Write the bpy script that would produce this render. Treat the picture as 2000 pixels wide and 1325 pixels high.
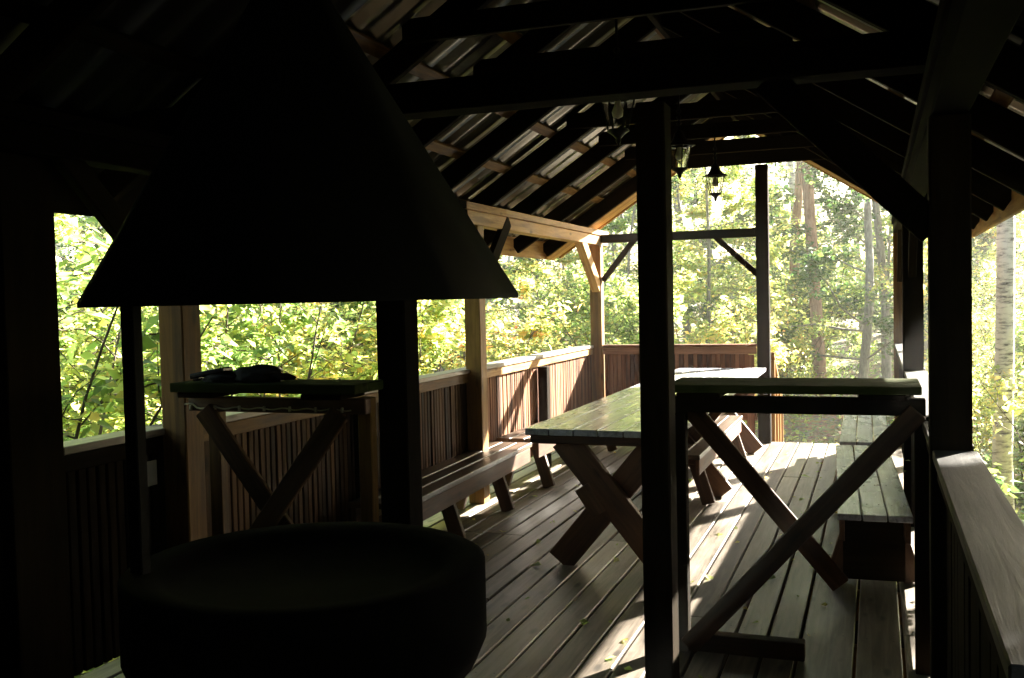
import bpy, bmesh, math, random
import numpy as np
from mathutils import Matrix, Vector
random.seed(7); RNG = np.random.default_rng(11)
for o in list(bpy.data.objects): bpy.data.objects.remove(o)
SC = bpy.context.scene
COL = SC.collection
V = Vector

# ------------------------------------------------------------------ camera, sky, sun, exposure
YAW, PITCH, ROLL, EYE = math.radians(20.1), math.radians(-2.3), math.radians(1.3), 1.6
fw = V((-math.sin(YAW)*math.cos(PITCH), math.cos(YAW)*math.cos(PITCH), math.sin(PITCH)))
r0 = fw.cross(V((0, 0, 1))).normalized(); u0 = r0.cross(fw)
rt = r0*math.cos(ROLL) - u0*math.sin(ROLL); up = u0*math.cos(ROLL) + r0*math.sin(ROLL)
cd = bpy.data.cameras.new('camera'); cd.sensor_width = 36.0; cd.lens = 35.0
cd.clip_start = 0.05; cd.clip_end = 2000.0
cam = bpy.data.objects.new('camera', cd); COL.objects.link(cam)
m = Matrix.Identity(4)
for i in range(3):
    m[i][0], m[i][1], m[i][2] = rt[i], up[i], -fw[i]
m[0][3], m[1][3], m[2][3] = 0.0, 0.0, EYE
cam.matrix_world = m; LOCAL = {}
SC.camera = cam

SUN_TO = V((0.60, 1.0, 0.60)).normalized()          # direction towards the sun
SUN_EL = math.asin(SUN_TO.z); SUN_AZ = math.atan2(SUN_TO.x, SUN_TO.y)
w = bpy.data.worlds.new('World'); SC.world = w; w.use_nodes = True
nt = w.node_tree; nt.nodes.clear()
sky = nt.nodes.new('ShaderNodeTexSky'); sky.sky_type = 'NISHITA'; sky.sun_disc = False
sky.sun_elevation = SUN_EL; sky.sun_rotation = SUN_AZ; sky.air_density = 1.3; sky.dust_density = 2.5
bg = nt.nodes.new('ShaderNodeBackground'); bg.inputs['Strength'].default_value = 0.05
wo = nt.nodes.new('ShaderNodeOutputWorld')
nt.links.new(sky.outputs['Color'], bg.inputs['Color']); nt.links.new(bg.outputs['Background'], wo.inputs['Surface'])
sd = bpy.data.lights.new('sun', 'SUN'); sd.energy = 5.0; sd.angle = math.radians(0.53); sd.color = (1.0, 0.93, 0.80)
sun = bpy.data.objects.new('sun', sd); COL.objects.link(sun)
sun.rotation_euler = (-SUN_TO).to_track_quat('-Z', 'Y').to_euler()
SC.view_settings.view_transform = 'Standard'; SC.view_settings.look = 'None'
SC.view_settings.gamma = 1.0; SC.view_settings.use_curve_mapping = False
SC.view_settings.exposure = 3.9

# ------------------------------------------------------------------ materials
def new_mat(name):
    mt = bpy.data.materials.new(name); mt.use_nodes = True
    t = mt.node_tree; t.nodes.clear()
    out = t.nodes.new('ShaderNodeOutputMaterial')
    return mt, t, out
def N(t, typ, **kw):
    n = t.nodes.new(typ)
    for k, v in kw.items(): setattr(n, k, v)
    return n
def ramp(t, stops, interp='LINEAR'):
    r = t.nodes.new('ShaderNodeValToRGB'); r.color_ramp.interpolation = interp
    e = r.color_ramp.elements
    while len(e) < len(stops): e.new(0.5)
    for el, (p, c) in zip(e, stops):
        el.position = p; el.color = (*c, 1.0)
    return r
def math_node(t, op, a=None, b=None):
    n = t.nodes.new('ShaderNodeMath'); n.operation = op
    for i, v in enumerate((a, b)):
        if v is None: continue
        if isinstance(v, (int, float)): n.inputs[i].default_value = v
        else: t.links.new(v, n.inputs[i])
    return n.outputs[0]

def wood(name, dark, mid, light, rough=0.55, var=0.35, knots=True, spec=0.4, bump=0.25, moss=None):
    """Sawn timber: grain runs along the piece's own X axis; every piece differs."""
    mt, t, out = new_mat(name); L = t.links
    tc = N(t, 'ShaderNodeTexCoord'); oi = N(t, 'ShaderNodeObjectInfo')
    off = N(t, 'ShaderNodeVectorMath', operation='SCALE'); L.new(oi.outputs['Random'], off.inputs['Scale'])
    off.inputs[0].default_value = (17.0, 31.0, 23.0)
    add = N(t, 'ShaderNodeVectorMath', operation='ADD')
    L.new(tc.outputs['Object'], add.inputs[0]); L.new(off.outputs[0], add.inputs[1])
    mp = N(t, 'ShaderNodeMapping'); mp.inputs['Scale'].default_value = (1.6, 26.0, 26.0)
    L.new(add.outputs[0], mp.inputs['Vector'])
    g = N(t, 'ShaderNodeTexNoise'); g.inputs['Scale'].default_value = 1.0; g.inputs['Detail'].default_value = 6.0
    g.inputs['Roughness'].default_value = 0.65; g.inputs['Distortion'].default_value = 0.6
    L.new(mp.outputs[0], g.inputs['Vector'])
    mp2 = N(t, 'ShaderNodeMapping'); mp2.inputs['Scale'].default_value = (2.2, 5.0, 5.0)
    L.new(add.outputs[0], mp2.inputs['Vector'])
    b = N(t, 'ShaderNodeTexNoise'); b.inputs['Scale'].default_value = 1.0; b.inputs['Detail'].default_value = 4.0
    L.new(mp2.outputs[0], b.inputs['Vector'])
    s = math_node(t, 'ADD', math_node(t, 'MULTIPLY', g.outputs['Fac'], 0.62), math_node(t, 'MULTIPLY', b.outputs['Fac'], 0.42))
    s = math_node(t, 'ADD', s, math_node(t, 'MULTIPLY', math_node(t, 'SUBTRACT', oi.outputs['Random'], 0.5), var*0.35))
    rp = ramp(t, [(0.36, dark), (0.51, mid), (0.66, light)]); L.new(s, rp.inputs['Fac'])
    colr = rp.outputs['Color']
    if knots:
        mp3 = N(t, 'ShaderNodeMapping'); mp3.inputs['Scale'].default_value = (3.2, 9.0, 9.0)
        L.new(add.outputs[0], mp3.inputs['Vector'])
        vo = N(t, 'ShaderNodeTexVoronoi'); vo.inputs['Scale'].default_value = 1.0
        L.new(mp3.outputs[0], vo.inputs['Vector'])
        kr = ramp(t, [(0.0, (0, 0, 0)), (0.10, (0.25, 0.25, 0.25)), (0.19, (1, 1, 1))]); L.new(vo.outputs['Distance'], kr.inputs['Fac'])
        mx = N(t, 'ShaderNodeMix', data_type='RGBA', blend_type='MULTIPLY'); mx.inputs['Factor'].default_value = 0.75
        L.new(colr, mx.inputs['A']); L.new(kr.outputs['Color'], mx.inputs['B']); colr = mx.outputs['Result']
    if moss:
        mn = N(t, 'ShaderNodeTexNoise'); mn.inputs['Scale'].default_value = 7.0; mn.inputs['Detail'].default_value = 5.0
        L.new(add.outputs[0], mn.inputs['Vector'])
        mr = ramp(t, [(0.42, (0, 0, 0)), (0.62, (0.8, 0.8, 0.8))]); L.new(mn.outputs['Fac'], mr.inputs['Fac'])
        mx = N(t, 'ShaderNodeMix', data_type='RGBA'); L.new(mr.outputs['Color'], mx.inputs['Factor'])
        L.new(colr, mx.inputs['A']); mx.inputs['B'].default_value = (*moss, 1); colr = mx.outputs['Result']
    bs = N(t, 'ShaderNodeBsdfPrincipled'); L.new(colr, bs.inputs['Base Color'])
    bs.inputs['Specular IOR Level'].default_value = spec
    rr = math_node(t, 'ADD', math_node(t, 'MULTIPLY', b.outputs['Fac'], 0.35), rough - 0.17); L.new(rr, bs.inputs['Roughness'])
    bp = N(t, 'ShaderNodeBump'); bp.inputs['Strength'].default_value = bump; bp.inputs['Distance'].default_value = 0.004
    L.new(g.outputs['Fac'], bp.inputs['Height']); L.new(bp.outputs[0], bs.inputs['Normal'])
    L.new(bs.outputs[0], out.inputs['Surface'])
    return mt

def plain(name, colr, rough=0.5, metal=0.0, noise=0.3, scale=8.0, spec=0.4, bump=0.15):
    mt, t, out = new_mat(name); L = t.links
    tc = N(t, 'ShaderNodeTexCoord')
    n = N(t, 'ShaderNodeTexNoise'); n.inputs['Scale'].default_value = scale; n.inputs['Detail'].default_value = 6.0
    L.new(tc.outputs['Object'], n.inputs['Vector'])
    c0 = tuple(c*(1-noise) for c in colr); c1 = tuple(min(1, c*(1+noise)) for c in colr)
    rp = ramp(t, [(0.3, c0), (0.7, c1)]); L.new(n.outputs['Fac'], rp.inputs['Fac'])
    bs = N(t, 'ShaderNodeBsdfPrincipled'); L.new(rp.outputs['Color'], bs.inputs['Base Color'])
    bs.inputs['Roughness'].default_value = rough; bs.inputs['Metallic'].default_value = metal
    bs.inputs['Specular IOR Level'].default_value = spec
    bp = N(t, 'ShaderNodeBump'); bp.inputs['Strength'].default_value = bump; bp.inputs['Distance'].default_value = 0.01
    L.new(n.outputs['Fac'], bp.inputs['Height']); L.new(bp.outputs[0], bs.inputs['Normal'])
    L.new(bs.outputs[0], out.inputs['Surface'])
    return mt

def leaf_mat(name, stops, trans=0.5, gain=1.0):
    mt, t, out = new_mat(name); L = t.links
    ge = N(t, 'ShaderNodeNewGeometry'); oi = N(t, 'ShaderNodeObjectInfo')
    s = math_node(t, 'ADD', math_node(t, 'MULTIPLY', ge.outputs['Random Per Island'], 0.8), math_node(t, 'MULTIPLY', oi.outputs['Random'], 0.2))
    rp = ramp(t, stops); L.new(s, rp.inputs['Fac'])
    d = N(t, 'ShaderNodeBsdfPrincipled'); L.new(rp.outputs['Color'], d.inputs['Base Color'])
    d.inputs['Roughness'].default_value = 0.42; d.inputs['Specular IOR Level'].default_value = 0.45
    tr = N(t, 'ShaderNodeBsdfTranslucent')
    mx = N(t, 'ShaderNodeMix', data_type='RGBA', blend_type='MULTIPLY'); mx.inputs['Factor'].default_value = 1.0
    L.new(rp.outputs['Color'], mx.inputs['A']); mx.inputs['B'].default_value = (3.25*gain, 3.0*gain, 3.2*gain, 1)
    L.new(mx.outputs['Result'], tr.inputs['Color'])
    ms = N(t, 'ShaderNodeMixShader'); ms.inputs[0].default_value = trans
    L.new(d.outputs[0], ms.inputs[1]); L.new(tr.outputs[0], ms.inputs[2]); L.new(ms.outputs[0], out.inputs['Surface'])
    return mt

def bark(name, c0, c1, scale=(3, 3, 0.7), birch=False):
    mt, t, out = new_mat(name); L = t.links
    tc = N(t, 'ShaderNodeTexCoord'); oi = N(t, 'ShaderNodeObjectInfo')
    mp = N(t, 'ShaderNodeMapping'); mp.inputs['Scale'].default_value = scale; L.new(tc.outputs['Object'], mp.inputs['Vector'])
    n = N(t, 'ShaderNodeTexNoise'); n.inputs['Scale'].default_value = 6.0; n.inputs['Detail'].default_value = 7.0
    n.inputs['Roughness'].default_value = 0.7; L.new(mp.outputs[0], n.inputs['Vector'])
    rp = ramp(t, [(0.32, c0), (0.66, c1)]) if not birch else ramp(t, [(0.36, c0), (0.44, (0.35, 0.34, 0.32)), (0.52, c1)])
    L.new(n.outputs['Fac'], rp.inputs['Fac'])
    bs = N(t, 'ShaderNodeBsdfPrincipled'); bs.inputs['Roughness'].default_value = 0.8
    L.new(rp.outputs['Color'], bs.inputs['Base Color'])
    bp = N(t, 'ShaderNodeBump'); bp.inputs['Strength'].default_value = 0.5; bp.inputs['Distance'].default_value = 0.02
    L.new(n.outputs['Fac'], bp.inputs['Height']); L.new(bp.outputs[0], bs.inputs['Normal'])
    L.new(bs.outputs[0], out.inputs['Surface'])
    return mt

M = {}
M['frame'] = wood('pavilion timber', (0.042, 0.020, 0.005), (0.105, 0.052, 0.013), (0.18, 0.098, 0.028), 0.65, spec=0.2)
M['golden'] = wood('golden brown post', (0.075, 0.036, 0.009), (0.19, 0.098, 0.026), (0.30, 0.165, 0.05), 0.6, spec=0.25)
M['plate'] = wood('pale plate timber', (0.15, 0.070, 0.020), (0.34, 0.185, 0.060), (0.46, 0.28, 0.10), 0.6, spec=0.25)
M['shade_wood'] = wood('timber darkened for shade', (0.004, 0.003, 0.0016), (0.009, 0.0062, 0.003), (0.016, 0.011, 0.0055), 0.85, spec=0.04, bump=0.4)  # near-black colour carries the unlit look of the near timbers
M['deep_shade'] = wood('timber blackened for deep shade', (0.0015, 0.0012, 0.0008), (0.0035, 0.0026, 0.0015), (0.006, 0.0045, 0.0028), 0.9, spec=0.02)  # blacker still: deep shade in the near room put into the colour
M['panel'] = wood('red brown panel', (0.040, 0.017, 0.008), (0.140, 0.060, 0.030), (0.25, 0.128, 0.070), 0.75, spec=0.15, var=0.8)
M['shade_panel'] = wood('brown panel darkened for shade', (0.014, 0.007, 0.003), (0.044, 0.022, 0.009), (0.085, 0.045, 0.020), 0.75, spec=0.12, var=0.8)  # panel colour darkened to carry the shade on the nearer wall
M['deck'] = wood('weathered deck board', (0.040, 0.031, 0.022), (0.115, 0.095, 0.075), (0.215, 0.185, 0.15), 0.45, spec=0.35, var=0.7)
M['grey'] = wood('grey table board', (0.13, 0.135, 0.145), (0.31, 0.32, 0.35), (0.46, 0.47, 0.51), 0.24, var=0.7, spec=0.7, bump=0.12)
M['leg'] = wood('brown furniture leg', (0.028, 0.013, 0.006), (0.075, 0.034, 0.015), (0.13, 0.063, 0.030), 0.6)
M['pale'] = wood('pale grey bench board', (0.20, 0.215, 0.235), (0.44, 0.475, 0.52), (0.58, 0.62, 0.66), 0.26, spec=0.65, bump=0.12, var=0.5)
M['brown'] = wood('brown bench board', (0.022, 0.013, 0.007), (0.06, 0.036, 0.021), (0.11, 0.07, 0.045), 0.38, spec=0.5)
M['darkrail'] = wood('dark grey rail board', (0.009, 0.009, 0.009), (0.027, 0.027, 0.027), (0.055, 0.054, 0.052), 0.6, spec=0.2, bump=0.5)
M['moss'] = wood('green algae board', (0.014, 0.016, 0.006), (0.032, 0.037, 0.013), (0.055, 0.062, 0.024), 0.95, spec=0.05, moss=(0.026, 0.040, 0.008), bump=0.6)
M['rail'] = wood('grey rail board', (0.11, 0.09, 0.07), (0.22, 0.19, 0.155), (0.33, 0.29, 0.245), 0.5)
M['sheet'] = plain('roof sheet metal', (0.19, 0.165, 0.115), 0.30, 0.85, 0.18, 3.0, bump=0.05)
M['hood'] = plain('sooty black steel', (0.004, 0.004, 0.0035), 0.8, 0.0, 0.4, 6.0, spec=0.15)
M['shadow'] = plain('soot-blackened sheet', (0.012, 0.011, 0.009), 0.6, 0.5, 0.3, 3.0)  # sheet colour darkened to carry the shade in the near roof
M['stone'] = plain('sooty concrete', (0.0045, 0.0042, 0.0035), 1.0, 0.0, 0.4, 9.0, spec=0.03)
M['iron'] = plain('black lantern iron', (0.012, 0.012, 0.012), 0.45, 0.6, 0.2, 20.0)
M['cloth'] = plain('black cloth', (0.010, 0.010, 0.011), 0.85, 0.0, 0.3, 40.0)
M['case'] = plain('black plastic', (0.014, 0.014, 0.016), 0.25, 0.0, 0.2, 20.0)
M['paper'] = plain('yellowed paper', (0.55, 0.52, 0.42), 0.8, 0.0, 0.12, 12.0)
M['cable'] = plain('pale cable', (0.40, 0.36, 0.22), 0.5, 0.0, 0.15, 20.0)
M['bulb'] = plain('frosted bulb', (0.6, 0.58, 0.5), 0.3, 0.0, 0.05)
def glass():
    mt, t, out = new_mat('lantern glass')
    g = N(t, 'ShaderNodeBsdfGlass'); g.inputs['Roughness'].default_value = 0.03; g.inputs['IOR'].default_value = 1.1
    g.inputs['Color'].default_value = (0.93, 0.95, 0.9, 1)
    tr = N(t, 'ShaderNodeBsdfTransparent'); ms = N(t, 'ShaderNodeMixShader'); ms.inputs[0].default_value = 0.75
    t.links.new(g.outputs[0], ms.inputs[1]); t.links.new(tr.outputs[0], ms.inputs[2]); t.links.new(ms.outputs[0], out.inputs['Surface'])
    return mt
M['glass'] = glass()
GREEN = [(0.0, (0.035, 0.070, 0.018)), (0.45, (0.085, 0.135, 0.034)), (0.75, (0.145, 0.175, 0.050)), (0.93, (0.22, 0.21, 0.065)), (1.0, (0.20, 0.11, 0.045))]
YELL = [(0.0, (0.06, 0.10, 0.026)), (0.45, (0.125, 0.165, 0.045)), (0.75, (0.21, 0.205, 0.060)), (0.93, (0.26, 0.19, 0.06)), (1.0, (0.22, 0.10, 0.045))]
DEEP = [(0.0, (0.020, 0.050, 0.014)), (0.6, (0.045, 0.095, 0.022)), (1.0, (0.11, 0.14, 0.03))]
M['leaf_green'] = leaf_mat('green leaf', GREEN, 0.57, 1.62); M['leaf_yellow'] = leaf_mat('yellowing leaf', YELL, 0.57, 1.66)
M['leaf_deep'] = leaf_mat('deep green leaf', DEEP, 0.38)
M['bark_grey'] = bark('grey bark', (0.10, 0.095, 0.08), (0.30, 0.28, 0.24))
M['bark_brown'] = bark('brown twig bark', (0.045, 0.032, 0.02), (0.13, 0.10, 0.07))
M['bark_pine'] = bark('orange pine bark', (0.16, 0.09, 0.055), (0.46, 0.28, 0.18))
M['bark_birch'] = bark('white birch bark', (0.02, 0.02, 0.02), (0.62, 0.60, 0.56), (0.9, 0.9, 4.2), True)
def ground_mat():
    mt, t, out = new_mat('forest floor'); L = t.links
    tc = N(t, 'ShaderNodeTexCoord')
    a = N(t, 'ShaderNodeTexNoise'); a.inputs['Scale'].default_value = 0.7; a.inputs['Detail'].default_value = 8.0; L.new(tc.outputs['Object'], a.inputs['Vector'])
    b = N(t, 'ShaderNodeTexVoronoi'); b.inputs['Scale'].default_value = 16.0; L.new(tc.outputs['Object'], b.inputs['Vector'])
    r1 = ramp(t, [(0.35, (0.05, 0.075, 0.018)), (0.5, (0.13, 0.10, 0.05)), (0.65, (0.24, 0.19, 0.11))]); L.new(a.outputs['Fac'], r1.inputs['Fac'])
    mx = N(t, 'ShaderNodeMix', data_type='RGBA', blend_type='OVERLAY'); mx.inputs['Factor'].default_value = 0.5
    L.new(r1.outputs['Color'], mx.inputs['A']); L.new(b.outputs['Color'], mx.inputs['B'])
    bs = N(t, 'ShaderNodeBsdfPrincipled'); bs.inputs['Roughness'].default_value = 0.9; L.new(mx.outputs['Result'], bs.inputs['Base Color'])
    bp = N(t, 'ShaderNodeBump'); bp.inputs['Strength'].default_value = 0.8; bp.inputs['Distance'].default_value = 0.05
    L.new(b.outputs['Distance'], bp.inputs['Height']); L.new(bp.outputs[0], bs.inputs['Normal'])
    L.new(bs.outputs[0], out.inputs['Surface'])
    return mt
M['ground'] = ground_mat()

# ------------------------------------------------------------------ helpers
def link(name, me, mat, parent=None, loc=None):
    o = bpy.data.objects.new(name, me); COL.objects.link(o)
    if mat is not None and len(me.materials) == 0: me.materials.append(mat)
    if parent is not None:
        o.parent = parent
        if parent.name in LOCAL: o.matrix_basis = LOCAL[parent.name].inverted()
    if loc is not None: o.location = loc
    return o
def tag(o, label, cat, group=None):
    o['label'] = label; o['category'] = cat
    if group: o['group'] = group
    return o
def thing(name, label, cat, loc=(0, 0, 0), rz=0.0, group=None):
    o = bpy.data.objects.new(name, None); COL.objects.link(o)
    o.location = loc; o.rotation_euler = (0, 0, rz); o.empty_display_size = 0.2
    return tag(o, label, cat, group)
_box = {}
def box_mesh(l, wd, th, mat, bev=0.004):
    key = (round(l, 4), round(wd, 4), round(th, 4), mat.name, bev)
    if key in _box: return _box[key]
    bm = bmesh.new(); bmesh.ops.create_cube(bm, size=1.0)
    for v in bm.verts: v.co = V((v.co.x*l, v.co.y*wd, v.co.z*th))
    if bev: bmesh.ops.bevel(bm, geom=list(bm.edges), offset=min(bev, 0.3*min(l, wd, th)), segments=1, affect='EDGES')
    me = bpy.data.meshes.new('timber'); bm.to_mesh(me); bm.free(); me.materials.append(mat)
    _box[key] = me
    return me
def piece(name, mat, parent, a, b, wd, th, side=None, bev=0.004, jit=0.0):
    """A timber from a to b; th is measured along 'side' crossed with the run, wd along side."""
    a, b = V(a), V(b); d = b - a; l = d.length; x = d.normalized()
    s = V(side) if side is not None else (V((0, 0, 1)).cross(x) if abs(x.z) < 0.95 else V((1, 0, 0)))
    s = (s - x*s.dot(x)).normalized(); z = x.cross(s)
    o = link(name, box_mesh(l, wd, th, mat, bev), mat, parent)
    mm = Matrix.Identity(4)
    c = (a + b)/2 + V((random.uniform(-jit, jit), random.uniform(-jit, jit), random.uniform(-jit, jit)))
    for i in range(3): mm[i][0], mm[i][1], mm[i][2], mm[i][3] = x[i], s[i], z[i], c[i]
    # coordinates are those of the thing, also for a piece that hangs on a part
    o.matrix_basis = LOCAL[parent.name].inverted() @ mm if parent is not None and parent.name in LOCAL else mm
    LOCAL[o.name] = mm
    return o
def blk(name, mat, parent, x0, x1, y0, y1, z0, z1, axis='X', bev=0.004):
    """Axis-aligned timber, grain along axis."""
    cx, cy, cz = (x0+x1)/2, (y0+y1)/2, (z0+z1)/2
    if axis == 'X': return piece(name, mat, parent, (x0, cy, cz), (x1, cy, cz), abs(y1-y0), abs(z1-z0), (0, 1, 0), bev)
    if axis == 'Y': return piece(name, mat, parent, (cx, y0, cz), (cx, y1, cz), abs(x1-x0), abs(z1-z0), (-1, 0, 0), bev)
    return piece(name, mat, parent, (cx, cy, z0), (cx, cy, z1), abs(x1-x0), abs(y1-y0), (1, 0, 0), bev)
def mesh_np(name, verts, faces, mat, smooth=False):
    """faces: (n,k) int array, all k-gons."""
    verts = np.asarray(verts, np.float32); faces = np.asarray(faces, np.int32)
    me = bpy.data.meshes.new(name); n, k = faces.shape
    me.vertices.add(len(verts)); me.vertices.foreach_set('co', verts.ravel())
    me.loops.add(n*k); me.loops.foreach_set('vertex_index', faces.ravel())
    me.polygons.add(n); me.polygons.foreach_set('loop_start', np.arange(0, n*k, k, dtype=np.int32))
    me.polygons.foreach_set('loop_total', np.full(n, k, np.int32))
    if smooth: me.polygons.foreach_set('use_smooth', np.ones(n, bool))
    me.update(calc_edges=True); me.validate(); me.materials.append(mat)
    return me
def lathe(name, prof, seg, mat, smooth=False, rot=0.0):
    vs, fs = [], []
    for r, z in prof:
        for k in range(seg):
            a = rot + 2*math.pi*k/seg; vs.append((r*math.cos(a), r*math.sin(a), z))
    for i in range(len(prof)-1):
        for k in range(seg):
            k2 = (k+1) % seg
            fs.append((i*seg+k, i*seg+k2, (i+1)*seg+k2, (i+1)*seg+k))
    return mesh_np(name, vs, fs, mat, smooth)
def tube(pts, rads, seg=7):
    """verts, quad faces of a tapering tube along pts."""
    pts = np.asarray(pts, float); n = len(pts)
    vs = np.zeros((n*seg, 3)); ang = np.linspace(0, 2*np.pi, seg, endpoint=False)
    for i in range(n):
        d = pts[min(i+1, n-1)] - pts[max(i-1, 0)]; d /= np.linalg.norm(d) + 1e-9
        ref = np.array([0, 0, 1.0]) if abs(d[2]) < 0.9 else np.array([1.0, 0, 0])
        s = np.cross(d, ref); s /= np.linalg.norm(s); u = np.cross(s, d)
        vs[i*seg:(i+1)*seg] = pts[i] + rads[i]*(np.cos(ang)[:, None]*s + np.sin(ang)[:, None]*u)
    i = np.arange(n-1)[:, None]*seg; k = np.arange(seg)[None, :]; k2 = (k+1) % seg
    f = np.stack([i+k, i+k2, i+seg+k2, i+seg+k], -1).reshape(-1, 4)
    return vs, f
def tube_obj(name, pts, rads, mat, parent=None, seg=7):
    vs, f = tube(pts, rads if hasattr(rads, '__len__') else [rads]*len(pts), seg)
    return link(name, mesh_np(name, vs, f, mat, True), mat, parent)
def copy_tree(o, parent=None):
    c = o.copy(); COL.objects.link(c); c.parent = parent
    for ch in list(o.children): copy_tree(ch, c)
    return c

# ------------------------------------------------------------------ ground
def gz(x, y):
    b = -0.85 + 0.16*math.sin(x*0.31+1.0)*math.cos(y*0.27) + 0.10*math.sin(x*0.9+y*0.7)
    far = max(0.0, math.hypot(x+1.4, y-5) - 9)
    b += 0.030*far if x < 3 else 0.018*far
    return b
n = 120; s = np.linspace(-1, 1, n); gx = np.sign(s)*(np.abs(s)**1.9)*105
vs = [(x, y+6, gz(x, y+6) if math.hypot(x, y) < 60 else gz(x*55/math.hypot(x, y), y*55/math.hypot(x, y)+6)) for y in gx for x in gx]
fs = [(j*n+i, j*n+i+1, (j+1)*n+i+1, (j+1)*n+i) for j in range(n-1) for i in range(n-1)]
gr = link('ground', mesh_np('ground', vs, fs, M['ground'], True), M['ground']); gr['kind'] = 'structure'

# ------------------------------------------------------------------ the pavilion
XL, XR, XC = -3.0, 0.17, -1.37          # inner faces of the two long walls, ridge line
Y0, YP, YM, YE = -1.6, 3.62, 7.18, 10.83  # back wall, partition, middle posts, far gable (front faces of posts)
PW = 0.13; SL = 0.65
def zr(x): return 2.357 + SL*(x + 3.036) if x < XC else 2.357 + SL*(2*XC - x + 3.036)   # underside of rafters
pav = thing('open_pavilion', 'dark open-sided timber pavilion with corrugated gable roof and plank deck', 'pavilion', (0, 0, 0))
# deck
edges = [0.36, 0.104, -0.098, -0.338]
while edges[-1] > -3.15: edges.append(edges[-1]-0.147)
deck = blk('deck_beam', M['frame'], pav, -3.2, -3.08, Y0-0.1, 11.0, -0.22, -0.045, 'Y')
for a, b in zip(edges[1:], edges[:-1]):
    cut = random.choice([4.9, 6.3, 7.7, 8.9])
    for (ya, yb) in ((Y0, cut-0.002), (cut+0.002, 10.98)):
        blk('floor_board', M['deck'], deck, a+0.0065, b-0.0065, ya, yb, -0.034, random.uniform(-0.003, 0.002), 'Y', 0.005)
for y in np.arange(-1.5, 11.0, 0.9): blk('joist', M['frame'], deck, -3.07, 0.36, y-0.025, y+0.025, -0.20, -0.036, 'X')
blk('light_block_sheet', M['shade_wood'], deck, -3.15, 0.36, Y0, 10.9, -0.255, -0.232, 'Y')  # added dark sheet that stops light rising through the board gaps
blk('edge_board', M['rail'], deck, -3.235, -3.165, Y0, 10.98, -0.10, -0.012, 'Y')
nv, nf = [], []
for y in np.arange(3.9, 11.0, 0.9):
    for a, b in zip(edges[1:], edges[:-1]):
        for fx in (0.22, 0.78):
            cx, cy = a + (b-a)*fx + random.uniform(-.006, .006), y + random.uniform(-.012, .012); k0 = len(nv)
            for q in range(6): nv.append((cx+0.0045*math.cos(q*1.047), cy+0.0045*math.sin(q*1.047), 0.0028))
            nf += [(k0, k0+1, k0+2, k0+3), (k0, k0+3, k0+4, k0+5)]
nl = link('nail_heads', mesh_np('nail_heads', nv, nf, M['iron']), M['iron'], deck); nl['kind'] = 'stuff'
for x in (-3.15, -1.4, 0.3):
    for y in (-1.4, 1.5, 4.5, 7.5, 10.7): blk('foundation_post', M['shade_wood'], deck, x-0.06, x+0.06, y-0.06, y+0.06, -1.3, -0.21, 'Z')
# posts
def post(x0, y0, z1, mat=None, z0=0.0, wx=PW, wy=PW): return blk('post', mat or M['frame'], pav, x0, x0+wx, y0, y0+wy, z0, z1, 'Z', 0.006)
for y in (YP, YM, YE):
    post(XL-0.02 if y != YP else XL, y, 2.18, M['frame'] if y == YP else M['golden']); post(XR, y, 2.18, M['shade_wood'] if y < 9 else M['frame'])
post(XL-0.02, -1.5, 2.18); post(XR, -1.5, 2.18); post(XR, 1.0-PW, 2.18)
post(-1.19, YE, 2.96, M['shade_wood'])                       # gable post
post(-0.825, YP, 2.31, M['shade_wood'], wx=0.108)                      # partition posts
post(-1.915, YP, 2.31, M['deep_shade'])
# plates
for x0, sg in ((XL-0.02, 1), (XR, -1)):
    blk('lintel', M['plate'] if sg > 0 else M['shade_wood'], pav, x0+0.005, x0+PW-0.005, 7.0, 11.2, 2.18, 2.285, 'Y')
    blk('lintel', M['deep_shade'], pav, x0+0.005, x0+PW-0.005, Y0-0.2, 6.997, 2.18, 2.285, 'Y')  # near length coloured black to stand for shade
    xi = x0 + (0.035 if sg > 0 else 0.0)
    blk('wall_plate', M['plate'] if sg > 0 else M['shade_wood'], pav, xi-0.01, xi+0.105, 6.95, 11.2, 2.287, 2.345, 'Y')
    blk('wall_plate', M['deep_shade'], pav, xi-0.01, xi+0.105, Y0-0.2, 6.947, 2.287, 2.345, 'Y')  # near plate length also carries shade in its colour
# partition and gable tie beams
blk('tie_beam', M['deep_shade'], pav, XL-0.1, XR+0.2, YP-0.005, YP+0.135, 2.347, 2.47, 'X')
blk('tie_beam', M['shade_wood'], pav, XL+0.11, -1.19, YE+0.02, YE+0.12, 2.205, 2.295, 'X')
# knee braces along the long walls
def brace(a, b, wd=0.10, th=0.05, mat=None, side=(1, 0, 0)): return piece('knee_brace', mat or M['frame'], pav, a, b, th, wd, side)
xb = XL + 0.055
brace((xb, YP+0.02, 1.66), (xb, YP-0.62, 2.24), mat=M['shade_wood']); brace((xb, YP+PW-0.02, 1.66), (xb, YP+PW+0.62, 2.24), mat=M['shade_wood'])
brace((xb+0.03, YM+PW-0.02, 1.70), (xb+0.03, YM+PW+0.60, 2.26), 0.12, mat=M['shade_wood']); brace((xb, YM+0.02, 1.66), (xb, YM-0.6, 2.24))
brace((xb, YE+0.03, 1.70), (xb, YE-0.68, 2.26), 0.12, 0.09, M['plate'])
xb2 = XR + 0.06
for y, d in ((YP+PW-0.02, 1), (YM, -1), (YM+PW-0.02, 1), (YE+0.02, -1)): brace((xb2, y, 1.72), (xb2, y+0.58*d, 2.27), 0.11, 0.05, M['shade_wood'])
brace((XR+0.02, YP+0.065, 1.80), (-0.36, YP+0.065, 2.36), 0.11, 0.05, M['deep_shade'], (0, 1, 0))
brace((XL+0.12, YE+0.065, 1.78), (-2.52, YE+0.065, 2.22), 0.06, 0.05, M['shade_wood'], (0, 1, 0))
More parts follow.
